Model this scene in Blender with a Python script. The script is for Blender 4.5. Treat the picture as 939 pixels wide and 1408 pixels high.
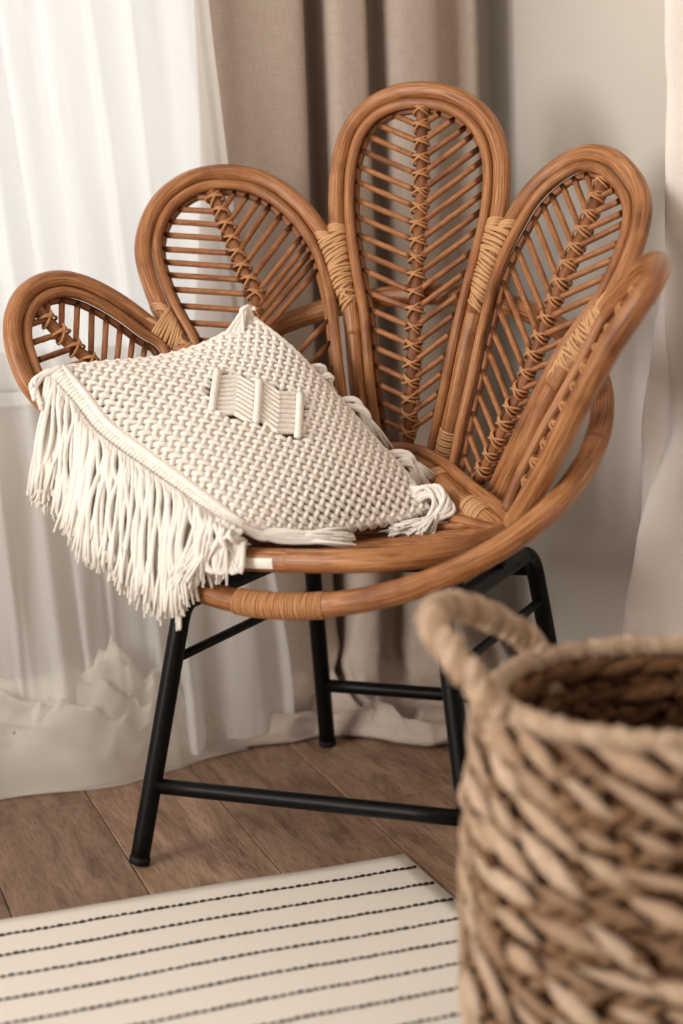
import bpy, math, random
import numpy as np
from mathutils import Matrix, Vector, noise

random.seed(7)
rng = np.random.default_rng(7)
D2R = math.pi / 180
for o in list(bpy.data.objects):
    bpy.data.objects.remove(o)
SC = bpy.context.scene
COL = SC.collection

# ------------------------------------------------------------------ camera
F_PX, PITCH, ROLL, CAM_H = 2328.8, 9.907 * D2R, -2.2066 * D2R, 0.80
ROOM_YAW = 19.04 * D2R
CH_CX, CH_CY, CH_YAW, CH_SHEAR = 0.01765, 2.1460, -24.21 * D2R, math.tan(1.529 * D2R)
cam = bpy.data.cameras.new('camera')
cam.sensor_fit = 'VERTICAL'
cam.sensor_width = 24
cam.sensor_height = 36
cam.lens = F_PX / 1408 * 36
cam.clip_start = 0.05
cam.dof.use_dof = True
cam.dof.focus_distance = 2.22
cam.dof.aperture_fstop = 2.3
camo = bpy.data.objects.new('camera', cam)
COL.objects.link(camo)
camo.matrix_world = (Matrix.Translation((0, 0, CAM_H)) @ Matrix.Rotation(-ROOM_YAW, 4, 'Z')
                     @ Matrix.Rotation(math.pi / 2 - PITCH, 4, 'X') @ Matrix.Rotation(ROLL, 4, 'Z'))
SC.camera = camo

# ------------------------------------------------------------------ light
SC.view_settings.view_transform = 'Standard'
SC.view_settings.look = 'None'
SC.view_settings.exposure = 0.0
SC.view_settings.gamma = 1.0
SC.view_settings.use_curve_mapping = False
SC.cycles.transparent_max_bounces = 24
world = bpy.data.worlds.new('world')
SC.world = world
world.use_nodes = True
bg = world.node_tree.nodes['Background']
bg.inputs[0].default_value = (1.0, 0.98, 0.95, 1)
bg.inputs[1].default_value = 1.0


def area(name, loc, rot, sx, sy, power, col):
    l = bpy.data.lights.new(name, 'AREA')
    l.shape = 'RECTANGLE'
    l.size, l.size_y = sx, sy
    l.energy = power
    l.color = col
    o = bpy.data.objects.new(name, l)
    o.location = loc
    o.rotation_euler = rot
    COL.objects.link(o)
    return o


ROOM = dict(x0=-2.3, x1=1.205, y0=-1.9, y1=2.65, z1=2.6)
WIN1 = (-1.0, 0.86, 0.55, 2.35)          # x range, z range in the back wall
WIN2 = (-0.15, 1.45, 0.6, 2.3)            # y range, z range in the left wall
area('window_daylight', (-0.07, 2.95, 1.46), (-math.pi / 2, 0, 0), 2.2, 2.0, 7.6, (1.0, 0.975, 0.94))
area('side_window_daylight', (-2.60, 0.65, 1.45), (0, -math.pi / 2, 0), 1.8, 1.7, 175, (1.0, 0.972, 0.935))


# ------------------------------------------------------------------ pixel helpers
def _unroll(uv):
    a, b = uv[0] - 469.5, 704 - uv[1]
    c, s = math.cos(ROLL), math.sin(ROLL)
    a, b = c * a - s * b, s * a + c * b
    return a / F_PX, math.cos(PITCH) + b / F_PX * math.sin(PITCH), -math.sin(PITCH) + b / F_PX * math.cos(PITCH)


def room_at(uv, ax, v):
    X, Y, Z = _unroll(uv)
    c, s = math.cos(-ROOM_YAW), math.sin(-ROOM_YAW)
    D = np.array([X * c - Y * s, X * s + Y * c, Z])
    o = np.array([0, 0, CAM_H])
    return o + (v - o[ax]) / D[ax] * D


def ch_ray(uv):
    X, Y, Z = _unroll(uv)
    c, s = math.cos(CH_YAW), math.sin(CH_YAW)
    o = np.array([-CH_CX * c - CH_CY * s, CH_CX * s - CH_CY * c, CAM_H])
    D = np.array([X * c + Y * s, -X * s + Y * c, Z])
    o[2] -= CH_SHEAR * o[0]
    D[2] -= CH_SHEAR * D[0]
    return o, D


def ch_at(uv, n, v):
    """chair-frame point of a pixel on the plane n.P = v (n = axis index or normal)"""
    o, D = ch_ray(uv)
    if isinstance(n, int):
        t = (v - o[n]) / D[n]
    else:
        t = (v - n @ o) / (n @ D)
    return o + t * D


def ch_px(P):
    """chair-frame point(s) to photo pixels"""
    P = np.asarray(P, float)
    x, y, z = P[..., 0], P[..., 1], P[..., 2] + CH_SHEAR * P[..., 0] - CAM_H
    c, s_ = math.cos(CH_YAW), math.sin(CH_YAW)
    X, Y = CH_CX + x * c - y * s_, CH_CY + x * s_ + y * c
    d = Y * math.cos(PITCH) - z * math.sin(PITCH)
    a, b = F_PX * X / d, F_PX * (Y * math.sin(PITCH) + z * math.cos(PITCH)) / d
    c, s_ = math.cos(ROLL), math.sin(ROLL)
    return np.stack([469.5 + c * a + s_ * b, 704 + s_ * a - c * b], -1)


def ch_t(uv, t):
    o, D = ch_ray(uv)
    return o + t * D


def ch_depth(P):
    o, _ = ch_ray((469.5, 704))
    w = CH_YAW
    # distance along the horizontal camera axis
    d = P - o
    return d[0] * math.sin(w) + d[1] * math.cos(w)


def shear(P):
    P = np.asarray(P, float)
    Q = P.copy()
    Q[..., 2] += CH_SHEAR * P[..., 0]
    return Q


# ------------------------------------------------------------------ mesh helpers
def mkobj(name, verts, faces, mat=None, parent=None, uvs=None, smooth=True, kind=None, label=None):
    me = bpy.data.meshes.new(name)
    me.from_pydata([tuple(map(float, v)) for v in verts], [], faces)
    if uvs is not None:
        uvl = me.uv_layers.new(name='UVMap')
        li = np.empty(len(me.loops), dtype=np.int32)
        me.loops.foreach_get('vertex_index', li)
        uvl.data.foreach_set('uv', np.asarray(uvs, dtype=np.float32)[li].ravel())
    if smooth:
        me.polygons.foreach_set('use_smooth', [True] * len(me.polygons))
    me.update()
    return link(name, me, mat, parent, kind, label)


def link(name, me, mat=None, parent=None, kind=None, label=None, matrix=None):
    o = bpy.data.objects.new(name, me)
    if mat is not None and me is not None and not me.materials:
        me.materials.append(mat)
    COL.objects.link(o)
    if parent is not None:
        o.parent = parent
    if matrix is not None:
        o.matrix_local = matrix
    if kind:
        o['kind'] = kind
    if label:
        o['label'] = label
    return o


def thing(name, label, cat, loc=(0, 0, 0), rz=0.0, group=None):
    o = bpy.data.objects.new(name, None)
    o.empty_display_size = 0.05
    COL.objects.link(o)
    o.location = loc
    o.rotation_euler = (0, 0, rz)
    o['label'] = label
    o['category'] = cat
    if group:
        o['group'] = group
    return o


class MB:
    """collects geometry with uvs"""
    def __init__(s):
        s.v, s.f, s.uv = [], [], []

    def add(s, v, f, uv):
        b = len(s.v)
        s.v.extend(v)
        s.f.extend([tuple(i + b for i in q) for q in f])
        s.uv.extend(uv)

    def build(s, name, mat, parent=None, kind=None, label=None, smooth=True):
        return mkobj(name, s.v, s.f, mat, parent, s.uv, smooth, kind, label)


def catmull(P, n, closed=False):
    P = np.asarray(P, float)
    if closed:
        Q = np.vstack([P[-1], P, P[0], P[1]])
    else:
        Q = np.vstack([2 * P[0] - P[1], P, 2 * P[-1] - P[-2]])
    m = len(Q) - 3
    out = []
    K = 12
    for i in range(m):
        p0, p1, p2, p3 = Q[i:i + 4]
        for j in range(K):
            t = j / K
            out.append(0.5 * (2 * p1 + (p2 - p0) * t + (2 * p0 - 5 * p1 + 4 * p2 - p3) * t * t + (3 * p1 - p0 - 3 * p2 + p3) * t ** 3))
    out.append(Q[-2])
    return resample(np.array(out), n)


def resample(P, n):
    P = np.asarray(P, float)
    d = np.r_[0, np.cumsum(np.linalg.norm(np.diff(P, axis=0), axis=1))]
    t = np.linspace(0, d[-1], n)
    return np.stack([np.interp(t, d, P[:, k]) for k in range(P.shape[1])], 1)


def frames(P, closed=False):
    n = len(P)
    if closed:
        T = np.roll(P, -1, 0) - np.roll(P, 1, 0)
    else:
        T = np.gradient(P, axis=0)
    T /= np.linalg.norm(T, axis=1)[:, None] + 1e-12
    a = np.array([0, 0, 1.0]) if abs(T[0][2]) < .9 else np.array([1.0, 0, 0])
    N = np.empty_like(P)
    N[0] = a - T[0] * (a @ T[0])
    N[0] /= np.linalg.norm(N[0])
    for i in range(1, n):
        v = N[i - 1] - T[i] * (N[i - 1] @ T[i])
        N[i] = v / (np.linalg.norm(v) + 1e-12)
    B = np.cross(T, N)
    return T, N, B


def tube(P, r, ns=12, closed=False, caps=True):
    """tube round path P; r scalar or per point; returns verts, faces, uvs"""
    P = np.asarray(P, float)
    n = len(P)
    r = np.broadcast_to(np.asarray(r, float), (n,))
    T, N, B = frames(P, closed)
    d = np.r_[0, np.cumsum(np.linalg.norm(np.diff(P, axis=0), axis=1))]
    v, uv, f = [], [], []
    for i in range(n):
        for j in range(ns):
            a = 2 * math.pi * j / ns
            v.append(P[i] + r[i] * (math.cos(a) * N[i] + math.sin(a) * B[i]))
            uv.append((abs(2 * j / ns - 1), d[i]))
    m = n if closed else n - 1
    for i in range(m):
        k = (i + 1) % n
        for j in range(ns):
            l = (j + 1) % ns
            f.append((i * ns + j, i * ns + l, k * ns + l, k * ns + j))
    if caps and not closed:
        for i, sg in ((0, -1), (n - 1, 1)):
            c = len(v)
            v.append(P[i] + T[i] * sg * r[i] * .35)
            uv.append((.5, d[i]))
            for j in range(ns):
                l = (j + 1) % ns
                f.append((i * ns + l, i * ns + j, c) if sg < 0 else (i * ns + j, i * ns + l, c))
    return v, f, uv


def tube_obj(name, P, r, mat, parent=None, ns=12, closed=False, label=None, kind=None):
    v, f, uv = tube(P, r, ns, closed)
    return mkobj(name, v, f, mat, parent, uv, True, kind, label)


def box(x0, x1, y0, y1, z0, z1):
    v = [(x, y, z) for x in (x0, x1) for y in (y0, y1) for z in (z0, z1)]
    f = [(0, 1, 3, 2), (4, 6, 7, 5), (0, 4, 5, 1), (2, 3, 7, 6), (0, 2, 6, 4), (1, 5, 7, 3)]
    return v, f, [(p[0] + p[1], p[2]) for p in v]


# ------------------------------------------------------------------ materials
def srgb(c):
    def g(u):
        u /= 255
        return u / 12.92 if u <= .04045 else ((u + .055) / 1.055) ** 2.4
    return (g(c[0]), g(c[1]), g(c[2]), 1)


class Mat:
    def __init__(s, name, rough=.6, spec=.5):
        s.m = bpy.data.materials.new(name)
        s.m.use_nodes = True
        s.nt = s.m.node_tree
        s.b = s.nt.nodes['Principled BSDF']
        s.b.inputs['Roughness'].default_value = rough
        s.b.inputs['Specular IOR Level'].default_value = spec

    def n(s, t, **k):
        x = s.nt.nodes.new(t)
        for a, b in k.items():
            setattr(x, a, b)
        return x

    def l(s, a, b):
        s.nt.links.new(a, b)

    def coord(s, which, scale, rnd=False):
        tc = s.n('ShaderNodeTexCoord')
        mp = s.n('ShaderNodeMapping')
        mp.inputs['Scale'].default_value = scale
        s.l(tc.outputs[which], mp.inputs[0])
        if rnd:
            oi = s.n('ShaderNodeObjectInfo')
            mu = s.n('ShaderNodeMath', operation='MULTIPLY')
            mu.inputs[1].default_value = 37.0
            s.l(oi.outputs['Random'], mu.inputs[0])
            cb = s.n('ShaderNodeCombineXYZ')
            for i in range(3):
                s.l(mu.outputs[0], cb.inputs[i])
            s.l(cb.outputs[0], mp.inputs['Location'])
        return mp.outputs[0]

    def noise(s, vec, scale, detail=4, rough=.55, dist=0.0):
        x = s.n('ShaderNodeTexNoise')
        x.inputs['Scale'].default_value = scale
        x.inputs['Detail'].default_value = detail
        x.inputs['Roughness'].default_value = rough
        x.inputs['Distortion'].default_value = dist
        s.l(vec, x.inputs['Vector'])
        return x.outputs[0]

    def ramp(s, fac, stops):
        x = s.n('ShaderNodeValToRGB')
        e = x.color_ramp.elements
        while len(e) < len(stops):
            e.new(.5)
        for q, (p, c) in zip(e, stops):
            q.position = p
            q.color = srgb(c)
        s.l(fac, x.inputs[0])
        return x.outputs[0]

    def mix(s, fac, a, b, mode='MIX'):
        x = s.n('ShaderNodeMix', data_type='RGBA', blend_type=mode)
        if isinstance(fac, float):
            x.inputs[0].default_value = fac
        else:
            s.l(fac, x.inputs[0])
        for i, c in ((6, a), (7, b)):
            if isinstance(c, tuple):
                x.inputs[i].default_value = c
            else:
                s.l(c, x.inputs[i])
        return x.outputs[2]

    def color(s, c):
        if isinstance(c, tuple):
            s.b.inputs['Base Color'].default_value = c
        else:
            s.l(c, s.b.inputs['Base Color'])

    def bump(s, h, strength=.3, dist=.002):
        x = s.n('ShaderNodeBump')
        x.inputs['Strength'].default_value = strength
        x.inputs['Distance'].default_value = dist
        s.l(h, x.inputs['Height'])
        s.l(x.outputs[0], s.b.inputs['Normal'])


def rattan(name, stops, rough=.36, su=4., sv=2.2, bands=True):
    M = Mat(name, rough, .4)
    st = M.noise(M.coord('UV', (su, sv, 1), True), 5, 5, .7)
    fine = M.noise(M.coord('UV', (su * 2.2, sv * 2.0, 1), True), 6, 5, .7)
    c = M.ramp(st, stops)
    c = M.mix(.8, c, M.ramp(fine, [(.36, (126, 84, 56)), (.50, (236, 222, 208)), (.62, (255, 255, 255))]), 'MULTIPLY')
    if bands:
        blot = M.noise(M.coord('UV', (.6, 9, 1), True), 1.0, 3, .6)
        c = M.mix(.7, c, M.ramp(blot, [(.32, (150, 112, 84)), (.5, (250, 244, 238)), (.7, (255, 255, 255))]), 'MULTIPLY')
    M.color(c)
    M.bump(fine, .30, .0012)
    return M.m


MT = {}
MT['rattan'] = rattan('rattan_pole', [(.30, (118, 76, 45)), (.5, (178, 124, 80)), (.70, (216, 170, 122))])
MT['rib'] = rattan('rattan_rib', [(.28, (120, 76, 46)), (.5, (174, 118, 74)), (.72, (206, 156, 108))], .5, 3., 8.)
MT['spine'] = rattan('rattan_spine', [(.28, (104, 64, 38)), (.5, (156, 102, 62)), (.72, (190, 136, 90))], .5, 4., 6.)
MT['cane'] = rattan('cane_binding', [(.25, (190, 142, 96)), (.5, (222, 178, 130)), (.75, (238, 204, 162))], .5, 3., 20., False)
MT['knot'] = rattan('cane_knot', [(.25, (160, 108, 66)), (.5, (200, 148, 100)), (.75, (222, 176, 130))], .5, 3., 20., False)

M = Mat('black_metal', .42, .16)
M.color(srgb((6, 6, 6)))
M.bump(M.noise(M.coord('Object', (1, 1, 1)), 260, 2), .06, .001)
MT['metal'] = M.m
M = Mat('rubber', .7, .3)
M.color(srgb((12, 12, 13)))
MT['rubber'] = M.m

M = Mat('macrame_cotton', .9, .1)
cc = M.coord('Object', (1, 1, 1))
M.color(M.ramp(M.noise(cc, 160, 3), [(.3, (232, 222, 209)), (.6, (246, 240, 232))]))
M.bump(M.noise(cc, 900, 2), .5, .001)
M.b.inputs['Subsurface Weight'].default_value = .15
M.b.inputs['Subsurface Radius'].default_value = (.004, .003, .002)
M.b.inputs['Subsurface Scale'].default_value = .5
MT['cotton'] = M.m
M = Mat('fringe_cotton', .92, .1)
uvv = M.coord('UV', (4, 60, 1))
M.color(M.ramp(M.noise(uvv, 8, 3), [(.3, (234, 224, 212)), (.6, (248, 243, 236))]))
M.bump(M.noise(uvv, 14, 2), .5, .001)
MT['fringe'] = M.m
M = Mat('cushion_lining_shaded', .95, .1)
M.color(srgb((142, 116, 92)))  # pad darker than its beige: shade in the net's holes painted in
MT['lining_shaded'] = M.m


def fabric(name, c0, c1, sc=900, rough=.95, trans=0.0):
    M = Mat(name, rough, .15)
    a = M.noise(M.coord('UV', (1, .06, 1)), sc, 2)
    b = M.noise(M.coord('UV', (.06, 1, 1)), sc, 2)
    w = M.n('ShaderNodeMath', operation='ADD')
    M.l(a, w.inputs[0])
    M.l(b, w.inputs[1])
    h = M.n('ShaderNodeMath', operation='MULTIPLY')
    M.l(w.outputs[0], h.inputs[0])
    h.inputs[1].default_value = .5
    M.color(M.ramp(h.outputs[0], [(.38, c0), (.62, c1)]))
    M.bump(h.outputs[0], .25, .001)
    if trans:
        tr = M.n('ShaderNodeBsdfTranslucent')
        tr.inputs[0].default_value = srgb(c1)
        mx = M.n('ShaderNodeMixShader')
        mx.inputs[0].default_value = trans
        out = M.nt.nodes['Material Output']
        M.l(M.b.outputs[0], mx.inputs[1])
        M.l(tr.outputs[0], mx.inputs[2])
        M.l(mx.outputs[0], out.inputs[0])
    return M.m


MT['drape'] = fabric('beige_linen', (174, 158, 145), (194, 178, 165), 900, trans=.06)
MT['pale_drape'] = fabric('pale_linen', (236, 226, 218), (243, 235, 228), 900, trans=.15)


def tulle(name, opac, col):
    m = bpy.data.materials.new(name)
    m.use_nodes = True
    nt = m.node_tree
    nt.nodes.clear()
    out = nt.nodes.new('ShaderNodeOutputMaterial')
    tp = nt.nodes.new('ShaderNodeBsdfTransparent')
    df = nt.nodes.new('ShaderNodeBsdfDiffuse')
    tr = nt.nodes.new('ShaderNodeBsdfTranslucent')
    for x in (df, tr):
        x.inputs[0].default_value = srgb(col)
    a = nt.nodes.new('ShaderNodeMixShader')
    a.inputs[0].default_value = .5
    nt.links.new(df.outputs[0], a.inputs[1])
    nt.links.new(tr.outputs[0], a.inputs[2])
    b = nt.nodes.new('ShaderNodeMixShader')
    b.inputs[0].default_value = opac
    nt.links.new(tp.outputs[0], b.inputs[1])
    nt.links.new(a.outputs[0], b.inputs[2])
    nt.links.new(b.outputs[0], out.inputs[0])
    return m


MT['sheer'] = tulle('white_sheer', .60, (246, 244, 240))
MT['tulle'] = tulle('puddled_tulle', .54, (246, 242, 234))

M = Mat('wall_paint', .85, .2)
cc = M.coord('Object', (1, 1, 1))
M.color(M.ramp(M.noise(cc, 2.2, 3), [(.3, (205, 197, 187)), (.7, (210, 202, 193))]))
M.bump(M.noise(cc, 300, 3), .08, .001)
MT['wall'] = M.m
M = Mat('ceiling_paint', .9, .2)
M.color(srgb((236, 233, 228)))
MT['white'] = M.m
M = Mat('window_frame_paint', .4, .4)
M.color(srgb((240, 240, 238)))
MT['frame'] = M.m
m = bpy.data.materials.new('window_glass')
m.use_nodes = True
m.node_tree.nodes.clear()
_o = m.node_tree.nodes.new('ShaderNodeOutputMaterial')
_t = m.node_tree.nodes.new('ShaderNodeBsdfTransparent')
_g = m.node_tree.nodes.new('ShaderNodeBsdfGlossy')
_g.inputs['Roughness'].default_value = .02
_x = m.node_tree.nodes.new('ShaderNodeMixShader')
_x.inputs[0].default_value = .05
m.node_tree.links.new(_t.outputs[0], _x.inputs[1])
m.node_tree.links.new(_g.outputs[0], _x.inputs[2])
m.node_tree.links.new(_x.outputs[0], _o.inputs[0])
MT['glass'] = m

M = Mat('oak_plank', .5, .35)
g = M.noise(M.coord('Object', (14, 2.0, 1), True), 2.2, 8, .66, .9)
g2 = M.noise(M.coord('Object', (60, 6, 1), True), 5, 5, .65)
c = M.ramp(g, [(.28, (98, 76, 61)), (.46, (146, 117, 96)), (.60, (166, 137, 115)), (.76, (180, 152, 130))])
c = M.mix(.55, c, M.ramp(g2, [(.32, (130, 105, 88)), (.55, (255, 255, 255))]), 'MULTIPLY')
oi = M.n('ShaderNodeObjectInfo')
tone = M.ramp(oi.outputs['Random'], [(0, (214, 208, 204)), (1, (255, 252, 248))])
M.color(M.mix(1.0, c, tone, 'MULTIPLY'))
M.bump(g2, .18, .001)
MT['oak'] = M.m
M = Mat('floor_underlay', .9, .1)
M.color(srgb((50, 38, 30)))
MT['under'] = M.m

M = Mat('rug_cotton', .95, .1)
w1 = M.n('ShaderNodeTexWave', wave_type='BANDS', bands_direction='DIAGONAL')
w1.inputs['Scale'].default_value = 110
w1.inputs['Distortion'].default_value = 1.2
M.l(M.coord('Object', (1, 1.6, 1)), w1.inputs['Vector'])
M.color(M.ramp(w1.outputs['Fac'], [(.1, (222, 213, 201)), (.7, (239, 232, 222))]))
M.bump(w1.outputs['Fac'], .45, .002)
MT['rug'] = M.m
M = Mat('rug_stitch', .9, .1)
M.color(srgb((46, 35, 32)))
MT['stitch'] = M.m


def grass(name, stops):
    M = Mat(name, .75, .25)
    uv = M.coord('UV', (7, 6, 1), True)
    st = M.noise(uv, 5, 4, .6)
    oi = M.n('ShaderNodeObjectInfo')
    c = M.ramp(st, stops)
    M.color(M.mix(1.0, c, M.ramp(oi.outputs['Random'], [(0, (180, 160, 142)), (.3, (240, 230, 220)), (.8, (255, 252, 248))]), 'MULTIPLY'))
    M.bump(st, .9, .004)
    return M.m


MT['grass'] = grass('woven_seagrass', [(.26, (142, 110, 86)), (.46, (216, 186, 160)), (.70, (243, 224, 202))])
MT['grass_in_shaded'] = grass('woven_seagrass_inner_shaded', [(.28, (84, 56, 36)), (.5, (136, 98, 66)), (.72, (178, 138, 100))])  # same seagrass darkened: shade inside the basket put into the colour
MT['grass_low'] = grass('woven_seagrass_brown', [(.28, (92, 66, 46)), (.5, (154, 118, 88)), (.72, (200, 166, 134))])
MT['core'] = grass('added_basket_shell', [(.3, (96, 66, 42)), (.7, (140, 102, 68))])
M = Mat('sticker_paper', .6, .3)
M.color(srgb((226, 220, 210)))
MT['sticker'] = M.m


# ================================================================== ROOM
R = ROOM
def slab(name, parts, mat, parent=None, kind='structure'):
    mb = MB()
    for p in parts:
        mb.add(*box(*p))
    return mb.build(name, mat, parent, kind, smooth=False)


a0, a1, b0, b1 = WIN1
t = .14
slab('wall_back', [(R['x0'] - t, a0, R['y1'], R['y1'] + t, 0, R['z1']), (a1, R['x1'] + t, R['y1'], R['y1'] + t, 0, R['z1']),
                   (a0, a1, R['y1'], R['y1'] + t, 0, b0), (a0, a1, R['y1'], R['y1'] + t, b1, R['z1'])], MT['wall'])
slab('wall_right', [(R['x1'], R['x1'] + t, R['y0'], R['y1'], 0, R['z1'])], MT['wall'])
slab('wall_front', [(R['x0'] - t, R['x1'] + t, R['y0'] - t, R['y0'], 0, R['z1'])], MT['wall'])
c0, c1, d0, d1 = WIN2
slab('wall_left', [(R['x0'] - t, R['x0'], R['y0'], c0, 0, R['z1']), (R['x0'] - t, R['x0'], c1, R['y1'], 0, R['z1']),
                   (R['x0'] - t, R['x0'], c0, c1, 0, d0), (R['x0'] - t, R['x0'], c0, c1, d1, R['z1'])], MT['wall'])
slab('ceiling', [(R['x0'] - t, R['x1'] + t, R['y0'] - t, R['y1'] + t, R['z1'], R['z1'] + .1)], MT['white'])


def window(name, axis, lo, hi, z0, z1, at):
    def bx(p0, p1, q0, q1, r0, r1):     # along, depth, height
        return (p0, p1, at + q0, at + q1, r0, r1) if axis == 'x' else (at - q1, at - q0, p0, p1, r0, r1)
    w = .06
    fr = slab(name, [bx(lo, hi, .03, .10, z0, z0 + w), bx(lo, hi, .03, .10, z1 - w, z1),
                     bx(lo, lo + w, .03, .10, z0 + w, z1 - w), bx(hi - w, hi, .03, .10, z0 + w, z1 - w)], MT['frame'])
    mid = (lo + hi) / 2
    slab('mullion', [bx(mid - .035, mid + .035, .035, .095, z0 + w, z1 - w)], MT['frame'], fr, None)
    for p, q in ((lo + w, mid - .035), (mid + .035, hi - w)):
        slab('pane', [bx(p, q, .06, .066, z0 + w, z1 - w)], MT['glass'], fr, None)
    slab('window_sill', [bx(lo - .03, hi + .03, -.02, .03, z0 - .02, z0)], MT['frame'], fr, None)


window('window_1', 'x', a0, a1, b0, b1, R['y1'])
window('window_2', 'y', c0, c1, d0, d1, R['x0'])

# floor of oak planks (seams measured: x = .398, .565, .731 ...)
floor = slab('floor', [(R['x0'] - t, R['x1'] + t, R['y0'] - t, R['y1'] + t, -.06, -.012)], MT['under'])
PW, PL = .1662, 1.285
x = .3985 - PW * 17
starts = {}
plank_me = {}
i = 0
while x < R['x1'] + .02:
    k = round((x - .3985) / PW)
    y = {2: 2.12, -1: 2.285, 0: 1.55, 1: 2.9, 3: 1.75}.get(k, 2.0 + .43 * ((k * 0.618) % 1.0))
    while y > R['y0'] - .1:
        y -= PL
    while y < R['y1']:
        ys, ye = max(y, R['y0']), min(y + PL, R['y1'])
        xs, xe = max(x, R['x0']), min(x + PW, R['x1'])
        if ye - ys > .01 and xe - xs > .01:
            key = (round(xe - xs, 4), round(ye - ys, 4))
            if key not in plank_me:
                w, l, g, bv = key[0] / 2, key[1] / 2, .0005, .0012
                v = [(-w + g, -l + g, -.012), (w - g, -l + g, -.012), (w - g, l - g, -.012), (-w + g, l - g, -.012),
                     (-w + g, -l + g, -bv), (w - g, -l + g, -bv), (w - g, l - g, -bv), (-w + g, l - g, -bv),
                     (-w + g + bv, -l + g + bv, 0), (w - g - bv, -l + g + bv, 0), (w - g - bv, l - g - bv, 0), (-w + g + bv, l - g - bv, 0)]
                f = [(0, 1, 5, 4), (1, 2, 6, 5), (2, 3, 7, 6), (3, 0, 4, 7), (4, 5, 9, 8), (5, 6, 10, 9), (6, 7, 11, 10), (7, 4, 8, 11), (8, 9, 10, 11)]
                me = bpy.data.meshes.new('plank')
                me.from_pydata(v, [], f)
                me.materials.append(MT['oak'])
                plank_me[key] = me
            o = link('plank', plank_me[key], None, floor)
            o.location = ((xs + xe) / 2, (ys + ye) / 2, 0)
        y += PL
    x += PW


# ================================================================== CURTAINS
def fbm(x, y, z=0.0, o=3):
    s, a = 0, 1
    for k in range(o):
        s += a * noise.noise(Vector((x, y, z)))
        x, y, a = x * 2.03, y * 2.03, a * .5
    return s


def grid_obj(name, fn, nu, nv, mat, parent=None, solid=0.0, lu=1.0, lv=1.0):
    v, f, uv = [], [], []
    for j in range(nv + 1):
        for i in range(nu + 1):
            v.append(fn(i / nu, j / nv))
            uv.append((i / nu * lu, j / nv * lv))
    for j in range(nv):
        for i in range(nu):
            a = j * (nu + 1) + i
            f.append((a, a + 1, a + nu + 2, a + nu + 1))
    o = mkobj(name, v, f, mat, parent, uv)
    if solid:
        md = o.modifiers.new('thick', 'SOLIDIFY')
        md.thickness = solid
        md.offset = 0
    return o


def sstep(a, b, x):
    t = min(1, max(0, (x - a) / (b - a)))
    return t * t * (3 - 2 * t)


# --- beige drape: cross-section knots (x, y) measured at the top of the photo
DP = np.array([(.668, 2.512), (.676, 2.502), (.700, 2.497), (.730, 2.502), (.760, 2.498), (.800, 2.494), (.826, 2.496), (.834, 2.508), (.836, 2.545), (.846, 2.580),
               (.866, 2.590), (.872, 2.560), (.874, 2.515), (.884, 2.497), (.915, 2.494), (.932, 2.500), (.937, 2.530), (.950, 2.572),
               (.968, 2.560), (.974, 2.515), (.990, 2.497), (1.025, 2.493), (1.050, 2.500), (1.056, 2.520), (1.085, 2.535), (1.120, 2.522), (1.133, 2.540), (1.128, 2.580)])
DPs = catmull(DP, 241)


def drape_fn(u, v):
    k = u * 240
    i = min(239, int(k))
    X, Y = DPs[i] + (DPs[i + 1] - DPs[i]) * (k - i)
    top, zb = R['z1'], .26
    vs = .62
    z = top - (top - zb) * min(1, v / vs)
    low = sstep(1.0, .2, z)
    X2 = X + low * (.012 * math.sin(X * 31 + z * 5) - .05 * (X - .93) - .06 * max(0, .80 - X) / .13)
    Y2 = 2.5 + (Y - 2.5) * (1 - .2 * low) + low * .016 * math.sin(X * 44 + 1.3 + z * 3)
    if v <= vs:
        return (X2, Y2, z)
    q = (v - vs) / (1 - vs)
    yf = np.interp(X, [.60, .70, .755, .783, .82, .87, .93, 1.05, 1.13], [2.43, 2.41, 2.40, 2.412, 2.385, 2.33, 2.285, 2.265, 2.28])
    n1_, n2_, n3_ = fbm(X * 9, 1.7), fbm(X * 8, 5.2), fbm(X * 10, 8.8)
    ctl = np.array([(0, zb + .06), (0, zb), (.05 + .05 * n1_, .165), (.24 + .14 * n2_, .095 + .05 * n1_), (.50 + .12 * n3_, .062 + .05 * n2_),
                    (.66 + .1 * n1_, .040 + .04 * n3_), (.88 + .06 * n2_, .040 + .03 * n1_), (1.0, .016), (.95, .004), (.80, .003)])
    m = len(ctl) - 3
    kk = min(m - 1e-6, q * m)
    j = int(kk)
    p0, p1, p2, p3 = [ctl[min(len(ctl) - 1, j + e)] for e in range(4)]
    t_ = kk - j
    fz = .5 * (2 * p1 + (p2 - p0) * t_ + (2 * p0 - 5 * p1 + 4 * p2 - p3) * t_ ** 2 + (3 * p1 - p0 - 3 * p2 + p3) * t_ ** 3)
    wr = math.sin(q * math.pi)
    return (X2 + .05 * wr * fbm(X * 5, q * 2.5, 9.), Y2 + (yf - Y2) * fz[0] + .012 * wr * fbm(X * 14, q * 5, 2.), max(.003, fz[1] + .022 * wr * fbm(X * 12, q * 6, 4.)))


bd = grid_obj('window_drape', drape_fn, 240, 190, MT['drape'], None, .0016, .55, 2.95)
bd['label'] = 'heavy beige linen drape hanging behind the rattan chair and puddling on the floor'
bd['category'] = 'curtain'

# --- pale curtain on the right wall
PC = np.array([(.0, 0), (.02, .006), (.05, -.028), (.085, .016), (.12, .03), (.15, -.02), (.19, -.03), (.225, .02), (.26, .03), (.30, -.02), (.34, -.03), (.40, .02), (.45, .03), (.50, -.02), (.55, .01)])
PCs = catmull(PC, 161)


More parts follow.
